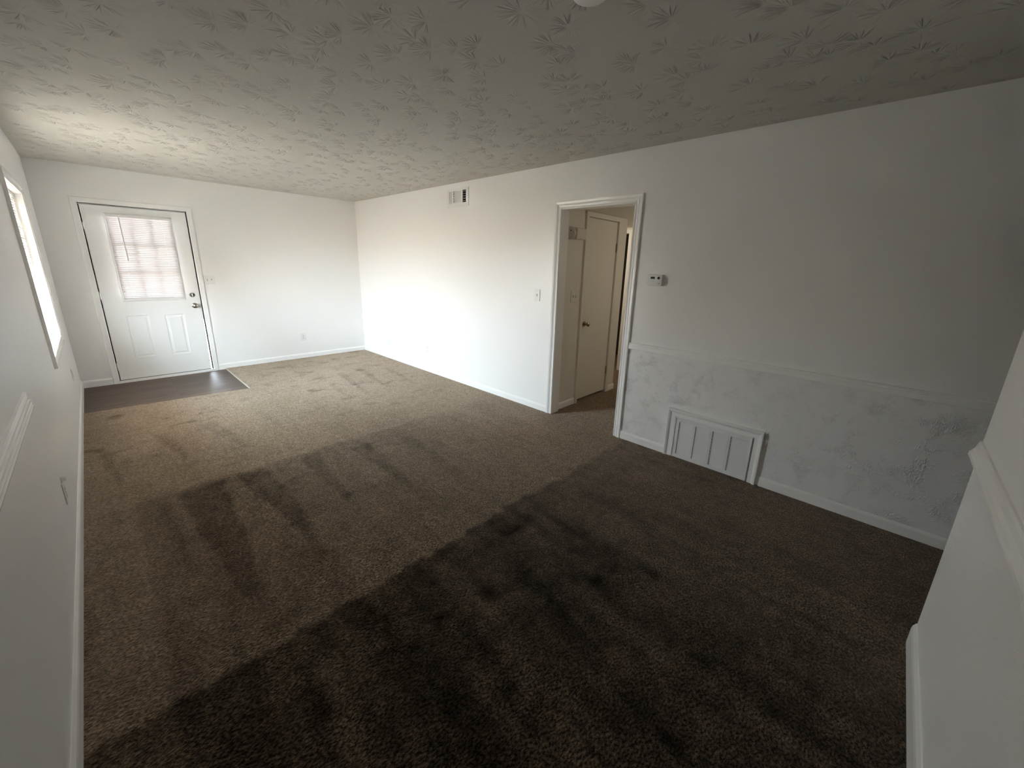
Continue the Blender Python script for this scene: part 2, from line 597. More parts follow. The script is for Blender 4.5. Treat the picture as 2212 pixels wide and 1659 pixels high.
def nap_at(x, y):
    wx = x + 0.014 * vnoise(x, y, 7, 1) + 0.012 * vnoise(x, y, 26, 2)
    wy = y + 0.022 * vnoise(x, y, 5, 3) + 0.02 * vnoise(x, y, 22, 4)
    # three passes of the vacuum, each laid a different way
    v = np.full(x.shape, 0.72)
    b1 = ss(wy, 3.57 + 0.0 * x, 3.63)
    inb = ss(wx, 0.22, 0.26) * (1 - ss(wx, 1.7, 2.7))
    v -= 0.20 * (1 - b1) * (0.35 + 0.65 * inb)
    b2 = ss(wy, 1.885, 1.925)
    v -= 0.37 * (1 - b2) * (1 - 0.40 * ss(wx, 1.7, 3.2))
    v += 0.07 * vnoise(wx, wy * 0.12, 16, 11) * (1 - ss(y, 3.4, 4.2))
    for x0, w0, y0, x1, y1, a in STROKES:
        t = (y0 - wy) / (y0 - y1)
        c = x0 + (x1 - x0) * t
        half = 0.5 * w0 * (1 - 0.75 * np.clip(t, 0, 1))
        v += (0.6 if y0 > 4 else 0.72 if y0 > 2.3 else 0.38) * a * ss(half - np.abs(wx - c), -0.018, 0.018) * ss(t, -0.02, 0.04) * (1 - ss(t, 0.7, 1.05))
    # footprints and brushing
    m = vnoise(x, y * 1.8, 6, 5) + 0.6 * vnoise(x, y * 1.6, 13, 6)
    v += 0.24 * np.where(m < -0.45, m + 0.45, 0) * (0.5 + 0.9 * ss(y, 3.4, 5.0))
    v += 0.05 * vnoise(x, y, 9, 8) + 0.04 * vnoise(x, y * 1.5, 24, 9)
    return np.clip(v, 0, 1)

cv, cf = [], []
def carpet_patch(c00, c10, c11, c01, nu, nv):
    o = sum(len(a) for a in cv)
    cv.append(bil(c00, c10, c11, c01, nu, nv))
    idx = np.arange(nu * nv).reshape(nv, nu) + o
    cf.append(np.stack([idx[:-1, :-1], idx[:-1, 1:], idx[1:, 1:], idx[1:, :-1]], -1).reshape(-1, 4))
VX = 1.378                                   # right edge of the vinyl
carpet_patch((0, Y0), (VX, Y0), (VX, 5.805), (0, 5.905), 90, 480)
carpet_patch((VX, Y0), (W + T, Y0), (W + T, D), (VX, D), 130, 540)
carpet_patch((W + T, 0.8), (XH + 1.0, 0.8), (XH + 1.0, 5.0), (W + T, 5.0), 60, 80)
P2 = np.concatenate(cv)
FC = np.concatenate(cf)
V3 = np.column_stack([P2, np.zeros(len(P2))])
# cut edges of the carpet down to the vinyl
o = len(V3)
edge = [(0, 5.905), (VX, 5.805), (VX, D)]
V3 = np.concatenate([V3, np.array([(x, y, z) for x, y in edge for z in (0, -0.02)])])
FC = np.concatenate([FC, np.array([(o, o + 2, o + 3, o + 1), (o + 2, o + 4, o + 5, o + 3)])])
me = bpy.data.meshes.new('floor')
me.from_pydata(V3.tolist(), [], FC.tolist())
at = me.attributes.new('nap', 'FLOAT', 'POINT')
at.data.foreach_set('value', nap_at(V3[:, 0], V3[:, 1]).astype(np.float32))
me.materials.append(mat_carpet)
floor = bpy.data.objects.new('floor', me)
COL.objects.link(floor)
struct(floor, 'brown cut-pile carpet with vacuum tracks, wall to wall', 'carpet')
struct(MB().add([(0, -0.012, 5.7), (VX + .02, -0.012, 5.7), (VX + .02, -0.012, D + .14), (0, -0.012, D + .14)], [(0, 1, 2, 3)]).build('floor_entry', mat_vinyl),
       'dark grey-brown plank floor in front of the entry door', 'floor')
struct(MB().box(VX - .003, VX + .004, -0.012, 0.002, 5.80, D - .012).build('trim_1', mat_strip), 'thin pale strip where the plank floor meets carpet', 'trim')

# ------------------------------------------------------------------ mouldings
BASE = [(0, 0), (0, .013), (.050, .013), (.060, .0105), (.066, .006), (.070, .003), (.071, 0)]     # (height, out)
def baseboard(frame, a0, a1, name, label, z0=-0.004, prof=BASE, h=1.0):
    mb = MB(frame)
    pts = [(z0 if k == 0 else u * h, d) for k, (u, d) in enumerate(prof)]
    pts[1] = (z0, prof[1][1])
    vs = [(a, z, d) for a in (a0, a1) for z, d in pts]
    q = len(pts)
    fs = [(j, (j + 1) % q, q + (j + 1) % q, q + j) for j in range(q)] + [tuple(range(q)), tuple(range(q, 2 * q))[::-1]]
    mb.add(vs, fs)
    return struct(mb.build(name, mat_trim), label, 'baseboard')
baseboard(F_right, HALL[1] + .066, D, 'baseboard_right', 'white baseboard between the far corner and the hall doorway')
baseboard(F_right, 1.541, HALL[0] - .064, 'baseboard_right', 'short white baseboard between the doorway and the return grille')
baseboard(F_right, Y0, 0.815, 'baseboard_right', 'white baseboard right of the return grille')
baseboard(F_far, 0, 0.262, 'baseboard_far', 'short white baseboard left of the entry door', -0.014)
baseboard(F_far, 1.300, W, 'baseboard_far', 'white baseboard between the entry door and the corner', -0.014)
baseboard(F_left, Y0, D, 'baseboard_left', 'white baseboard running along the window wall', -0.014, h=1.15)
baseboard(F_stub, 0, XE, 'baseboard_near', 'white baseboard of the short wall at the lower right', h=1.55)
baseboard(F_hall, W + T + .002, 3.885, 'baseboard_hall', 'white baseboard in the hall left of the closet door')
baseboard(F_hall, 4.60, 4.75, 'baseboard_hall', 'short white baseboard stub at the hall corner')

# chair rails
RAIL = [(0, 0), (0, .010), (.004, .019), (.016, .026), (.026, .025), (.034, .019), (.046, .013), (.058, .011), (.064, .010), (.072, .006), (.074, 0)]
def rail(frame, a0, a1, z0, prof, name, label):
    mb = MB(frame)
    q = len(prof)
    vs = [(a, z0 + u, d) for a in (a0, a1) for u, d in prof]
    fs = [(j, (j + 1) % q, q + (j + 1) % q, q + j) for j in range(q)] + [tuple(range(q)), tuple(range(q, 2 * q))[::-1]]
    mb.add(vs, fs)
    return struct(mb.build(name, mat_trim), label, 'chair rail')
FLAT = [(.003, 0), (0, .016), (.003, .019), (.034, .017), (.038, .012), (.043, .012), (.047, .016), (.052, .013), (.056, .006), (.056, 0)]
rail(F_right, Y0, 1.962, 0.850, FLAT, 'trim_2', 'white chair rail above the textured plaster, right of the doorway')
rail(F_stub, 0.3, XE, 0.876, RAIL, 'trim_3', 'white chair rail of the short wall, cut off at its end')
RAILL = [(0, 0), (0, .012), (.004, .019), (.010, .020), (.013, .015), (.020, .017), (.024, .0125), (.036, .0135), (.040, .009), (.050, .0095), (.054, .0055), (.062, .009), (.070, .007), (.074, 0)]
rail(F_left, Y0, 2.97, 0.868, RAILL, 'trim_4', 'ribbed white chair rail on the window wall, its end showing')

# casings: u = 0 at the opening
CASING = [(0, 0), (0, .009), (.005, .012), (.010, .011), (.014, .0075), (.024, .010), (.032, .016), (.036, .013), (.040, .0175), (.056, .0205), (.063, .020), (.064, 0)]
def casing(frame, path, name, label, prof=CASING, closed=False, mat=None):
    mb = MB(frame)
    mb.sweep(path, prof, closed)
    return struct(mb.build(name, mat or mat_trim), label, 'door casing' if not closed else 'casing')
# path runs so that "left of path" points away from the opening
a0, a1, zt = HALL[0], HALL[1], HALL[2]
casing(F_right, [(a0, 0), (a0, zt), (a1, zt), (a1, 0)], 'trim_5', 'moulded white casing round the hall doorway', [(u * 1.05, d) for u, d in CASING])
a0, a1 = DOOR[0] - .010, DOOR[1] + .012
PLAIN = [(0, 0), (0, .010), (.006, .013), (.045, .016), (.053, .015), (.055, 0)]
casing(F_far, [(a0, -.012), (a0, 2.052), (a1, 2.052), (a1, -.012)], 'trim_6', 'white casing round the entry door', PLAIN)
# hall doorway jamb lining
jm = MB(F_right)
jm.box(HALL[1] - .004, HALL[1] + .001, 0, HALL[2], -T - .004, 0.004)
jm.box(HALL[0] - .001, HALL[0] + .004, 0, HALL[2], -T - .004, 0.004)
jm.box(HALL[0], HALL[1], HALL[2] - .004, HALL[2] + .001, -T - .004, 0.004)
struct(jm.build('trim_7', mat_trim), 'white jamb lining of the hall doorway', 'door jamb')

# ------------------------------------------------------------------ entry door
door = struct(thing('door_1', (DOOR[0], D, 0), None, None), 'white steel entry door with a blind-covered half light', 'door')
DF, DB = -0.006, -0.048                     # face and back of the leaf (d)
A0, A1 = DOOR
LITE = (0.532, 1.056, 1.000, 1.932)         # glazed hole
PN = [(0.497, 0.700, 0.277, 0.797), (0.847, 1.039, 0.270, 0.790)]
leaf = MB(F_far)
# front skin with the hole and two sunk panels; the lock edge is bowed a little at its foot
def lock_edge(z):
    return A1 - 0.011 * max(0.0, min(1.0, (0.80 - z) / 0.78))
xs = sorted({A0, A1, LITE[0], LITE[1], *[q for pn in PN for q in pn[:2]]})
zs = sorted({0.024, 0.15, 2.036, LITE[2], LITE[3], 0.72, 0.6, 0.45, *[q for pn in PN for q in pn[2:]]})
def xw(x, z):
    return lock_edge(z) if x == A1 else x
for d in (DF, DB):
    for i in range(len(xs) - 1):
        for j in range(len(zs) - 1):
            cx, cz = (xs[i] + xs[i + 1]) / 2, (zs[j] + zs[j + 1]) / 2
            if LITE[0] < cx < LITE[1] and LITE[2] < cz < LITE[3]:
                continue
            if d == DF and any(pn[0] < cx < pn[1] and pn[2] < cz < pn[3] for pn in PN):
                continue
            leaf.quad((xw(xs[i], zs[j]), zs[j], d), (xw(xs[i + 1], zs[j]), zs[j], d), (xw(xs[i + 1], zs[j + 1]), zs[j + 1], d), (xw(xs[i], zs[j + 1]), zs[j + 1], d))
for (u0, u1) in zip(zs[:-1], zs[1:]):
    leaf.quad((A0, u0, DF), (A0, u1, DF), (A0, u1, DB), (A0, u0, DB))
    leaf.quad((lock_edge(u0), u0, DF), (lock_edge(u1), u1, DF), (lock_edge(u1), u1, DB), (lock_edge(u0), u0, DB))
leaf.quad((A0, zs[0], DF), (lock_edge(zs[0]), zs[0], DF), (lock_edge(zs[0]), zs[0], DB), (A0, zs[0], DB))
leaf.quad((A0, zs[-1], DF), (A1, zs[-1], DF), (A1, zs[-1], DB), (A0, zs[-1], DB))
for x in LITE[:2]:
    leaf.quad((x, LITE[2], DF), (x, LITE[3], DF), (x, LITE[3], DB), (x, LITE[2], DB))
for z in LITE[2:]:
    leaf.quad((LITE[0], z, DF), (LITE[1], z, DF), (LITE[1], z, DB), (LITE[0], z, DB))
for pn in PN:                               # embossed ring: down, flat, up, raised field
    rings = [(0, DF), (.010, DF - .009), (.022, DF - .009), (.038, DF - .001)]
    rc = []
    for ins, d in rings:
        rc.append([(pn[0] + ins, pn[2] + ins, d), (pn[1] - ins, pn[2] + ins, d), (pn[1] - ins, pn[3] - ins, d), (pn[0] + ins, pn[3] - ins, d)])
    for k in range(len(rc) - 1):
        for s in range(4):
            leaf.quad(rc[k][s], rc[k][(s + 1) % 4], rc[k + 1][(s + 1) % 4], rc[k + 1][s])
    leaf.quad(*rc[-1])
leaf.build('door_leaf', mat_door, door)
# glazing frame, panes and muntins
lf = MB(F_far)
FR = [(0, DF - .02), (0, DF + .006), (.006, DF + .013), (.018, DF + .013), (.034, DF + .004), (.036, DF - .001)]
lf.sweep([(LITE[0] + .004, LITE[2] + .004), (LITE[0] + .004, LITE[3] - .004), (LITE[1] - .004, LITE[3] - .004), (LITE[1] - .004, LITE[2] + .004)], FR, True)
lite_frame = lf.build('glazing_frame', mat_door, door)
gp = MB(F_far)
gp.quad((LITE[0], LITE[2], -.030), (LITE[1], LITE[2], -.030), (LITE[1], LITE[3], -.030), (LITE[0], LITE[3], -.030))
gp.build('pane', mat_glass, lite_frame)
mu = MB(F_far)
for k in (1, 2):
    x = LITE[0] + (LITE[1] - LITE[0]) * k / 3
    mu.box(x - .012, x + .012, LITE[2], LITE[3], -.020, .002)
    z = LITE[2] + (LITE[3] - LITE[2]) * k / 3
    mu.box(LITE[0], LITE[1], z - .012, z + .012, -.020, .002)
mu.build('muntin_grid', mat_door, lite_frame)
# knob, deadbolt, hinges
kb = MB(F_far)
kb.lathe(1.166, 0.889, [(.0, DF), (.033, DF), (.033, DF + .004), (.029, DF + .008), (.014, DF + .010), (.012, DF + .030), (.020, DF + .037), (.027, DF + .047), (.0265, DF + .058), (.018, DF + .066), (.001, DF + .068)], 32)
kb.build('door_knob', mat_metal, door, smooth_angle=40)['label'] = 'shiny nickel knob'
db = MB(F_far)
db.lathe(1.158, 1.027, [(0, DF), (.031, DF), (.031, DF + .006), (.026, DF + .014), (.010, DF + .016), (.001, DF + .016)], 32)
dbo = db.build('deadbolt', mat_metal, door, smooth_angle=40)
dbo['label'] = 'round nickel deadbolt above the knob'
tt = MB(F_far).box(1.154, 1.162, 1.010, 1.044, DF + .014, DF + .028)
tt.build('thumb_turn', mat_metal, dbo, bevel=.002)
for z0, z1 in ((1.772, 1.848), (0.995, 1.085), (0.150, 0.235)):
    hg = MB(F_far)
    hg.box(A0 - .007, A0 + .012, z0, z1, DF - .002, DF + .003)
    ca = A0 - .002
    k = 10
    vs = [(ca + .006 * math.cos(2 * math.pi * i / k), z, DF + .005 + .006 * math.sin(2 * math.pi * i / k)) for z in (z0, z1) for i in range(k)]
    hg.add(vs, [(i, (i + 1) % k, k + (i + 1) % k, k + i) for i in range(k)] + [tuple(range(k)), tuple(range(k, 2 * k))[::-1]])
    hg.build('hinge', mat_door, door)
# frame of the door: jambs and threshold (the lock side leaves a crack of daylight near the floor)
fj = MB(F_far)
fj.box(A0 - .020, A0 - .004, -.012, DOOR_H, -.14, 0)
fj.box(A1 + .006, A1 + .030, -.012, DOOR_H, -.052, 0)
fj.box(A0 - .020, A1 + .030, DOOR_H - .003, DOOR_H + .015, -.14, 0)
struct(fj.build('trim_8', mat_trim), 'white jambs of the entry door', 'door jamb')
ws = MB(F_far)                               # dark seal seen in the joint
ws.box(A0 - .006, A0 + .001, 0.02, 2.04, -.049, -.012)
ws.box(A0, A1, 2.035, 2.046, -.049, -.012)
ws.box(A1 - .001, A1 + .007, 0.70, 2.046, -.049, -.011)
ws.build('weatherstrip', mat_seal, door)
MB(F_far).box(A0, A1 - .012, 0.0178, 0.0262, -.047, -.0068).build('door_sweep', mat_dark, door)
th = MB(F_far)
th.box(A0 - .05, A1 + .05, -.012, .018, -.14, .020)
th.box(A0 - .01, A1 - .016, .018, .045, -.10, -.052)
struct(th.build('trim_9', mat_trim), 'white threshold under the entry door', 'threshold')

# mini blinds ------------------------------------------------------
def blind(name, frame, a0, a1, z0, z1, d, tilt, pitch, depth, loc, label, cat, mat, wand_at=None, wand_len=0.48):
    b = thing(name, loc, label, cat)
    MB(frame).box(a0, a1, z1 - .026, z1, d - .013, d + .013).build('headrail', mat_enamel, b, bevel=.002)
    sl = MB(frame)
    z = z0 + .024
    c, s = math.cos(tilt), math.sin(tilt)
    while z < z1 - .032:
        pts = [(-.5, 0.0), (-.25, .0016), (0, .0022), (.25, .0016), (.5, 0.0)]
        ring = []
        for u, w in pts:
            dd, zz = u * depth, w
            ring.append((d + dd * c - zz * s, z + dd * s + zz * c))
        vs = [(a, zz, dd) for a in (a0 + .002, a1 - .002) for dd, zz in ring]
        k = len(ring)
        sl.add(vs, [(i, i + 1, k + i + 1, k + i) for i in range(k - 1)])
        z += pitch
    sl.build('slats', mat, b)
    MB(frame).box(a0, a1, z0, z0 + .014, d - .012, d + .012).build('bottom_rail', mat_enamel, b, bevel=.002)
    for u in (0.16, 0.84):
        a = a0 + (a1 - a0) * u
        MB(frame).box(a - .0008, a + .0008, z0 + .01, z1 - .02, d + depth * .5 * abs(c) + .001, d + depth * .5 * abs(c) + .0025).build('ladder_cord', mat_enamel, b)
    if wand_at is not None:
        k = 8
        wd = MB(frame)
        zt_, zb = z1 - .03, z1 - .03 - wand_len
        vs = []
        for zz, sh in ((zt_, 0), (zb, .006)):
            vs += [(wand_at + sh + .004 * math.cos(2 * math.pi * i / k), zz, d + .024 + .004 * math.sin(2 * math.pi * i / k)) for i in range(k)]
        wd.add(vs, [(i, (i + 1) % k, k + (i + 1) % k, k + i) for i in range(k)] + [tuple(range(k)), tuple(range(k, 2 * k))[::-1]])
        wd.build('tilt_wand', mat_wand, b, smooth_angle=50)
    return b
blind('mini_blind', F_far, 0.511, 1.078, 0.978, 1.952, 0.024, R(77), .0208, .025, (0.795, D, 1.952),
      'white mini blind hanging over the entry door light', 'blind', mat_slat_door, wand_at=.618)
blind('mini_blind', F_left, WIN[0] + .012, WIN[1] - .012, WIN[2] + .03, WIN[3] - .006, -0.048, R(-30), .0208, .025, (0, 5.19, WIN[3]),
      'white mini blind hanging in the side window', 'blind', mat_slat)

# window -----------------------------------------------------------
win = struct(thing('window_1', (0, (WIN[0] + WIN[1]) / 2, WIN[2]), None, None), 'double-hung window in the left wall', 'window')
wf = MB(F_left)
a0, a1, z0, z1 = WIN
for (p, q, r, s) in ((a0, a0 + .03, z0, z1), (a1 - .03, a1, z0, z1), (a0 + .03, a1 - .03, z0, z0 + .03), (a0 + .03, a1 - .03, z1 - .03, z1)):
    wf.box(p, q, r, s, -.135, -.075)
wf.build('window_frame', mat_trim, win)
zm = 1.383
for nm_, zz0, zz1, d0, d1 in (('upper_sash', zm - .02, z1 - .03, -.130, -.105), ('lower_sash', z0 + .03, zm + .02, -.102, -.078)):
    sh = MB(F_left)
    p, q = a0 + .03, a1 - .03
    sh.box(p, p + .038, zz0, zz1, d0, d1)
    sh.box(q - .038, q, zz0, zz1, d0, d1)
    sh.box(p + .038, q - .038, zz0, zz0 + .038, d0, d1)
    sh.box(p + .038, q - .038, zz1 - .038, zz1, d0, d1)
    so = sh.build(nm_, mat_trim, win)
    dm = (d0 + d1) / 2
    MB(F_left).quad((p + .038, zz0 + .038, dm), (q - .038, zz0 + .038, dm), (q - .038, zz1 - .038, dm), (p + .038, zz1 - .038, dm)).build('pane', mat_glass, so)
casing(F_left, [(a0 - .004, z0 - .004), (a0 - .004, z1 + .004), (a1 + .004, z1 + .004), (a1 + .004, z0 - .004)], 'trim_10', 'moulded white casing framing the side window', [(u * .9, d * .9) for u, d in CASING], True)

# ------------------------------------------------------------------ hall beyond the doorway
HZ = 2.087                                   # dropped hall ceiling
CX0, CX1 = 3.932, 4.537                      # closet door leaf
struct(wall_mesh(F_hall, W + T, 4.745, 0, HZ, [(CX0 - .01, CX1 + .01, 0, 2.043)], 0.10).build('wall_hall', mat_hall), 'cream hall wall holding the closet door', 'wall')
struct(MB().box(4.645, 4.745, 0, HZ, YH + .10, 5.0).build('wall_hall', mat_hall), 'hall wall running on behind the closet corner', 'wall')
struct(wall_mesh(F_hallend, 0.8, 5.0, 0, HZ, [(3.305, 4.065, 0, 2.012)], 0.11).build('wall_hall', mat_hall), 'cream wall at the end of the hall with a dark doorway', 'wall')
struct(MB().box(W + T, XH + 1.1, 0, HZ, 0.70, 0.80).build('wall_hall', mat_hall), 'hall wall on the near side, out of sight', 'wall')
struct(MB().box(4.745, XH + 1.1, 0, HZ, 5.0, 5.1).build('wall_hall', mat_hall), 'hall wall closing the side passage', 'wall')
struct(MB().box(W + T, XH + 1.1, HZ, HZ + .08, .70, 5.1).build('ceiling_hall', mat_hall), 'dropped cream ceiling of the hall', 'ceiling')
cl = MB(F_hall)                              # closet behind its door
cl.box(CX0 - .12, CX1 + .06, 0, HZ, -.62, -.60)
cl.box(CX0 - .12, CX0 - .10, 0, HZ, -.60, -.10)
cl.box(CX1 + .05, CX1 + .058, 0, HZ, -.60, -.10)
cl.box(CX0 - .010, CX0 - .003, 0, 2.043, -.10, .002)
cl.box(CX1 + .003, CX1 + .010, 0, 2.043, -.10, .002)
cl.box(CX0 - .010, CX1 + .010, 2.035, 2.043, -.10, .002)
struct(cl.build('wall_closet', mat_hall), 'jambs and inside of the hall closet', 'wall')
cb = MB()                                    # closet-like room behind the far doorway, its darkness put into the wall colour
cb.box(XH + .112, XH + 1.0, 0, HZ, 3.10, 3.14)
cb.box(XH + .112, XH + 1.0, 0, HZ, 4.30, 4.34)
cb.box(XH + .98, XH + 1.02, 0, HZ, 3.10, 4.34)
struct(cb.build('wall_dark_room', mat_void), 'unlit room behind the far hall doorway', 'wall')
casing(F_hallend, [(3.305, 0), (3.305, 2.012), (4.065, 2.012), (4.065, 0)], 'trim_11', 'bright white casing of the dark doorway in the hall', PLAIN)
casing(F_hall, [(CX0 - .004, 0), (CX0 - .004, 2.036), (CX1 + .004, 2.036), (CX1 + .004, 0)][::-1], 'trim_12', 'cream casing round the closet door', [(-u * .9, d * 1.35) for u, d in PLAIN], mat=mat_hall)
cd = struct(thing('door_2', (CX0, YH, 0), None, None), 'flat cream closet door in the hall', 'door')
MB(F_hall).box(CX0, CX1, 0.028, 2.030, -.042, -.006).build('door_leaf', mat_hall, cd, bevel=.0015)
kb = MB(F_hall)
ka, kz = CX0 + .060, 0.912
kb.lathe(ka, kz, [(0, -.006), (.030, -.006), (.030, -.002), (.026, .004), (.011, .007), (.010, .026), (.019, .034), (.024, .046), (.023, .058), (.014, .064), (.001, .065)], 28)
kb.build('door_knob', mat_brass, cd, smooth_angle=40)['label'] = 'dull brass knob'
for z0, z1 in ((1.705, 1.800), (0.235, 0.335)):
    hg = MB(F_hall)
    hg.box(CX1 - .004, CX1 + .012, z0, z1, -.008, .004)
    hg.build('hinge', mat_brass, cd)
MB(F_hall).box(CX0 - .006, CX0 - .001, kz - .028, kz + .028, -.012, -.004).build('latch_plate', mat_brass, cd)

# door chime on the hall wall: half-round cover, round-ended
ch = thing('door_chime', (3.70, YH, 1.848), 'white half-round door chime high on the hall wall beside closet door', 'door chime')
def dshape(r, depth, k=18):
    pts = [(1.848 - r, 0.0)]
    for i in range(k + 1):
        t = -math.pi / 2 + math.pi * i / k
        pts.append((1.848 + r * math.sin(t), 0.014 + (depth - 0.014) * math.cos(t)))
    pts.append((1.848 + r, 0.0))
    return pts
def dprism(x0, x1, r, depth, square=False):
    mb = MB(F_hall)
    pr = [(1.848 - r, 0), (1.848 - r, depth - .012), (1.848 - r + .004, depth - .004), (1.848 - r + .012, depth), (1.848 + r - .012, depth), (1.848 + r - .004, depth - .004), (1.848 + r, depth - .012), (1.848 + r, 0)] if square else dshape(r, depth)
    k = len(pr)
    mb.add([(x, z, d) for x in (x0, x1) for z, d in pr], [(i, (i + 1) % k, k + (i + 1) % k, k + i) for i in range(k)] + [tuple(range(k)), tuple(range(k, 2 * k))[::-1]])
    return mb
dprism(3.602, 3.612, .060, .078).build('end_cap', mat_hall, ch, smooth_angle=50)
dprism(3.612, 3.650, .052, .064).build('neck', mat_hall, ch, smooth_angle=50)
dprism(3.650, 3.800, .055, .074, True).build('cover', mat_hall, ch, smooth_angle=50)
MB(F_hall).box(3.585, 3.810, 1.784, 1.912, 0, .006).build('back_plate', mat_hall, ch)
sc = MB(lambda a, z, d: (3.602 - d, a, z))
sc.lathe(YH - .030, 1.872, [(0, 0), (.006, 0), (.006, .002), (.001, .003)], 12)
sc.build('screw', mat_dark, ch)

def rrect(a0, a1, z0, z1, r, k=5):
    pts = []
    for cx, cz, t0 in ((a1 - r, z1 - r, 0), (a0 + r, z1 - r, 90), (a0 + r, z0 + r, 180), (a1 - r, z0 + r, 270)):
        for i in range(k + 1):
            t = R(t0 + 90 * i / k)
            pts.append((cx + r * math.cos(t), cz + r * math.sin(t)))
    return pts
# ------------------------------------------------------------------ wall plates
def screw(mb, a, z, d):
    mb.lathe(a, z, [(.0, d), (.0035, d), (.003, d + .0012), (.0005, d + .0014)], 10)

def switch_plate(frame, a, z, w, h, toggles, label, mat=mat_plastic, flip=1):
    r = thing('light_switch', frame(a, z, 0), label, 'light switch')
    pl = MB(frame).box(a - w / 2, a + w / 2, z - h / 2, z + h / 2, 0, .006)
    pl.build('cover_plate', mat, r, bevel=.0025)
    for k in range(toggles):
        ta = a + (k - (toggles - 1) / 2) * .046
        MB(frame).box(ta - .0055, ta + .0055, z - .0125, z + .0125, .0055, .0066).build('toggle_slot', mat_grey, r)
        tg = MB(frame)
        u = flip if k == 0 else -flip
        tg.add([(ta - .004, z - .006, .006), (ta + .004, z - .006, .006), (ta + .004, z + .006, .006), (ta - .004, z + .006, .006),
                (ta - .0035, z + u * .010 - .003, .018), (ta + .0035, z + u * .010 - .003, .018), (ta + .0035, z + u * .010 + .003, .018), (ta - .0035, z + u * .010 + .003, .018)],
               [(0, 1, 2, 3), (4, 5, 6, 7), (0, 1, 5, 4), (1, 2, 6, 5), (2, 3, 7, 6), (3, 0, 4, 7)])
        tg.build('toggle', mat, r)
        for sz in (-1, 1):
            s = MB(frame)
            screw(s, ta, z + sz * .030, .006)
            s.build('screw', mat, r)
    return r
switch_plate(F_far, 1.366, 1.220, .116, .116, 2, 'white double light switch right of the entry door casing')
switch_plate(F_right, 3.051, 1.233, .072, .118, 1, 'white single light switch left of the hall doorway')
switch_plate(F_hall, 3.760, 1.224, .116, .118, 2, 'cream double light switch on the hall wall beside closet door', mat_hall)

def outlet(frame, a, z, label, group=None, blank=False, cap=False):
    r = thing('wall_outlet' if not blank else 'blank_wall_plate', frame(a, z, 0), label, 'outlet' if not blank else 'wall plate', group)
    MB(frame).box(a - .0355, a + .0355, z - .058, z + .058, 0, .006).build('cover_plate', mat_plastic, r, bevel=.0025)
    if blank:
        for sz in (-1, 1):
            s = MB(frame)
            screw(s, a, z + sz * .030, .006)
            s.build('screw', mat_plastic, r)
        return r
    for sz in (-1, 1):
        zc = z + sz * .0195
        pts = [(a + .0165 * max(-1, min(1, 1.25 * math.cos(t))), zc + .0142 * math.sin(t)) for t in [2 * math.pi * i / 24 for i in range(24)]]
        rc = MB(frame).poly(pts, .0055, .0075).build('receptacle', mat_plastic, r)
        if cap and sz == 1:
            MB(frame).box(a - .018, a + .018, zc - .016, zc + .016, .007, .020).build('outlet_cap', mat_plastic, rc, bevel=.003)
            continue
        sl = MB(frame)
        sl.box(a - .0075, a - .0050, zc - .002, zc + .007, .0072, .0078)
        sl.box(a + .0050, a + .0075, zc - .001, zc + .006, .0072, .0078)
        sl.lathe(a, zc - .0070, [(.0, .0072), (.0026, .0072), (.0026, .0078), (.0005, .0078)], 10)
        sl.build('slot', mat_dark, rc)
    s = MB(frame)
    screw(s, a, z, .006)
    s.build('screw', mat_grey, r)
    return r
outlet(F_far, 2.436, 0.333, 'white outlet low on the far wall, right of the entry door')
outlet(F_right, 5.108, 0.325, 'white outlet low on the long wall, between blank plate and doorway')
outlet(F_right, 6.189, 0.268, 'white blank plate low on the long wall, nearest the far corner', blank=True)
outlet(F_left, 3.27, 0.322, 'white outlet seen edge-on low on the window wall, below a small clip')
cc = thing('cable_clip', (0, 3.275, 0.392), 'tiny white cable clip on the window wall just above edge-on outlet', 'cable clip')
MB(F_left).box(3.266, 3.284, 0.382, 0.406, 0, .006).build('clip_base', mat_trim, cc, bevel=.002)
MB(F_left).poly(rrect(3.268, 3.282, 0.384, 0.404, .005), .006, .018).build('clip_loop', mat_trim, cc)
outlet(F_left, 6.02, 0.375, 'white outlet seen edge-on below the far end of the window')

# thermostat -------------------------------------------------------
ta0, ta1, tz0, tz1 = 1.722, 1.850, 1.398, 1.486
ts = thing('thermostat', (W, 1.786, 1.398), 'white thermostat with small dark display right of the hall doorway', 'thermostat')
MB(F_right).poly(rrect(ta0 - .003, ta1 + .003, tz0 - .002, tz1 + .002, .012), 0, .012).build('wall_base', mat_plastic, ts)
MB(F_right).poly(rrect(ta0, ta1, tz0, tz1, .012), .012, .036).build('cover', mat_plastic, ts, bevel=.004)
zt_ = tz1
def th_a(u): return ta1 - (ta1 - ta0) * u
def th_z(v): return tz1 - (tz1 - tz0) * v
MB(F_right).poly(rrect(th_a(.58), th_a(.17), th_z(.46), th_z(.12), .004), .0358, .0368).build('bezel', mat_enamel, ts)
MB(F_right).box(th_a(.52), th_a(.24), th_z(.40), th_z(.20), .0366, .0374).build('display', mat_lcd, ts)
bt = MB(F_right)
bt.lathe((th_a(.67) + th_a(.86)) / 2, th_z(.30), [(0, .0355), (.0105, .0355), (.0105, .0385), (.008, .0395), (.001, .0395)], 20)
bt.build('round_button', mat_lcd, ts)
MB(F_right).box(th_a(.86), th_a(.76), th_z(.82), th_z(.74), .0355, .0372).build('slide_switch', mat_grey, ts)
pr = MB(F_right)
pr.box(th_a(.46), th_a(.30), th_z(.575), th_z(.56), .0360, .0364)
pr.build('printed_mark', mat_grey, ts)
pr = MB(F_right)
pr.box(th_a(.68), th_a(.57), th_z(.785), th_z(.77), .0360, .0364)
pr.build('printed_mark', mat_grey, ts)

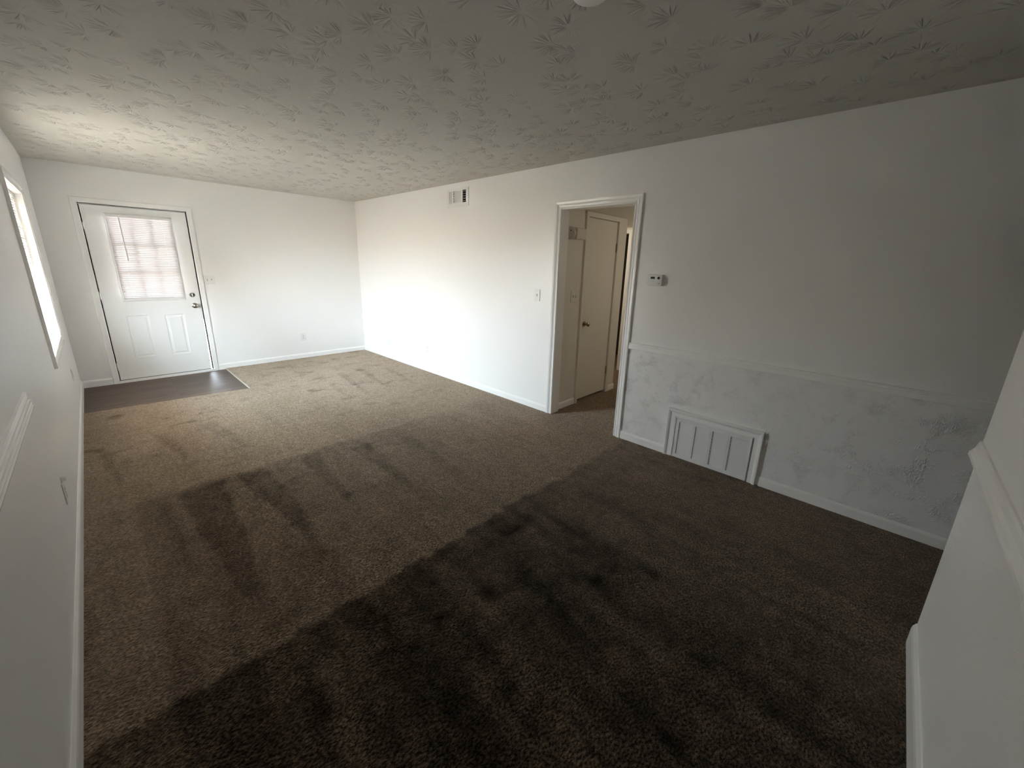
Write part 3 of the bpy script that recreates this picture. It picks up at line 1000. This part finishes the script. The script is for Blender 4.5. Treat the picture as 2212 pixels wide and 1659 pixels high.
# supply register ----------------------------------------------------
sr = thing('wall_register', (W, 4.35, 2.18), 'white louvered air register high on the long wall near the ceiling', 'air vent')
pl = MB(F_right)
xs_ = (4.150, 4.196, 4.259, 4.285, 4.434, 4.450, 4.515, 4.560)
z0, z1 = 2.178, 2.378
d0, d1 = 0, .007
pl.box(xs_[0], xs_[7], z0, 2.218, d0, d1)
pl.box(xs_[0], xs_[7], 2.352, z1, d0, d1)
for i in (0, 2, 4, 6):
    pl.box(xs_[i], xs_[i + 1], 2.218, 2.352, d0, d1)
pl.build('face_plate', mat_enamel, sr)
lv = MB(F_right)
for k in range(5):                           # middle: closed horizontal blades
    zc = 2.218 + .0268 * k
    lv.add([(4.285, zc, .006), (4.434, zc, .006), (4.434, zc + .030, -.008), (4.285, zc + .030, -.008)], [(0, 1, 2, 3)])
lv.build('centre_louver', mat_enamel, sr)
lv = MB(F_right)
for k in range(5):                           # left: upright blades, turned shut
    ac = 4.450 + .013 * k
    lv.add([(ac, 2.218, -.006), (ac + .014, 2.218, .005), (ac + .014, 2.352, .005), (ac, 2.352, -.006)], [(0, 1, 2, 3)])
lv.build('side_louver', mat_enamel, sr)
lv = MB(F_right)
for k in range(5):                           # right: open, dark duct between thin bars
    zc = 2.232 + .026 * k
    lv.box(4.196, 4.259, zc, zc + .008, -.012, -.002)
lv.build('open_louver', mat_grey, sr)
dk = MB(F_right)
dk.box(RG[0] - .003, RG[1] + .003, RG[2] - .003, RG[3] + .003, -.100, -.095)
for (p, q, r, s) in ((RG[0] + .001, RG[0] + .004, RG[2], RG[3]), (RG[1] - .004, RG[1] - .001, RG[2], RG[3]), (RG[0], RG[1], RG[2] + .001, RG[2] + .003), (RG[0], RG[1], RG[3] - .003, RG[3] - .001)):
    dk.box(p, q, r, s, -.098, -.014)
dk.build('duct', mat_dark, sr)
for a in (4.173, 4.537):
    s = MB(F_right)
    screw(s, a, 2.285, .007)
    s.build('screw', mat_grey, sr)

# return grille ------------------------------------------------------
rg = thing('return_grille', (W, 1.188, 0), 'large white four-column return air grille at the foot of the wall', 'air vent')
g0, g1, gz0, gz1 = GR
fp = MB(F_right)
cols = []
ins = .030
cw = (g1 - g0 - 2 * ins - 3 * .020) / 4
for k in range(4):
    c0 = g0 + ins + k * (cw + .020)
    cols.append((c0, c0 + cw))
lz0, lz1 = gz0 + .032, gz1 - .030
fd = .016
edges = [g0] + [q for c in cols for q in c] + [g1]
fp.box(g0, g1, gz0, lz0, fd - .003, fd)
fp.box(g0, g1, lz1, gz1, fd - .003, fd)
for i in range(0, len(edges), 2):
    fp.box(edges[i], edges[i + 1], lz0, lz1, fd - .003, fd)
nb = 24
pz = (lz1 - lz0) / nb
for c0, c1 in cols:
    for k in range(nb):                      # stamped blades, open at their far ends
        zb = lz0 + k * pz
        e1 = c1 - .0075
        fp.add([(c0, zb + .0012, fd), (e1, zb + .0012, fd), (e1, zb + pz - .0005, fd - .0075), (c0, zb + pz - .0005, fd - .0075)], [(0, 1, 2, 3)])
        fp.box(e1, c1, zb + pz * .62, zb + pz, fd - .003, fd)
fp.build('grille_face', mat_enamel, rg)
fr_ = MB(F_right)                            # rolled rim round the face
fr_.sweep([(g0, gz0), (g0, gz1), (g1, gz1), (g1, gz0)], [(-.004, .0), (-.004, fd + .004), (.0, fd + .006), (.005, fd + .004), (.006, 0)])
fr_.build('rim', mat_enamel, rg)
MB(F_right).box(g0 + .02, g1 - .02, gz0 + .018, gz1 - .02, -.006, -.003).build('dark_backing', mat_dark, rg)  # dark sheet standing in for the shade inside the cavity
for a, w in ((g1 - .070, .040), (g0 + .095, .012)):
    MB(F_right).box(a - w / 2, a + w / 2, gz1 - .0215, gz1 - .018, fd, fd + .005).build('latch', mat_enamel, rg)
# casing box round the grille: thick outer edge stepping down to the grille
GC = [(0, 0), (0, .012), (.006, .013), (.030, .014), (.040, .022), (.052, .026), (.058, .025), (.060, 0)]
gc = MB(F_right)
gc.sweep([(g0 - .010, 0), (g0 - .010, gz1 + .006), (g1 + .010, gz1 + .006), (g1 + .010, 0)], [(u * 1.0, d) for u, d in GC])
struct(gc.build('trim_13', mat_trim), 'white mitred casing framing the return grille', 'casing')

# smoke alarm at the top edge of the picture
sa = thing('smoke_alarm', (1.60, 1.29, H), 'white round smoke alarm on the ceiling at the top edge', 'smoke alarm')
fc = lambda a, z, d: (a, z, H - d)
s = MB(fc)
s.lathe(1.60, 1.29, [(0, 0), (.070, 0), (.070, .012), (.066, .018), (.001, .018)], 40)
s.build('mounting_base', mat_plastic, sa, smooth_angle=40)
s = MB(fc)
s.lathe(1.60, 1.29, [(0, .018), (.062, .018), (.058, .030), (.045, .036), (.001, .037)], 40)
s.build('cover', mat_plastic, sa, smooth_angle=40)
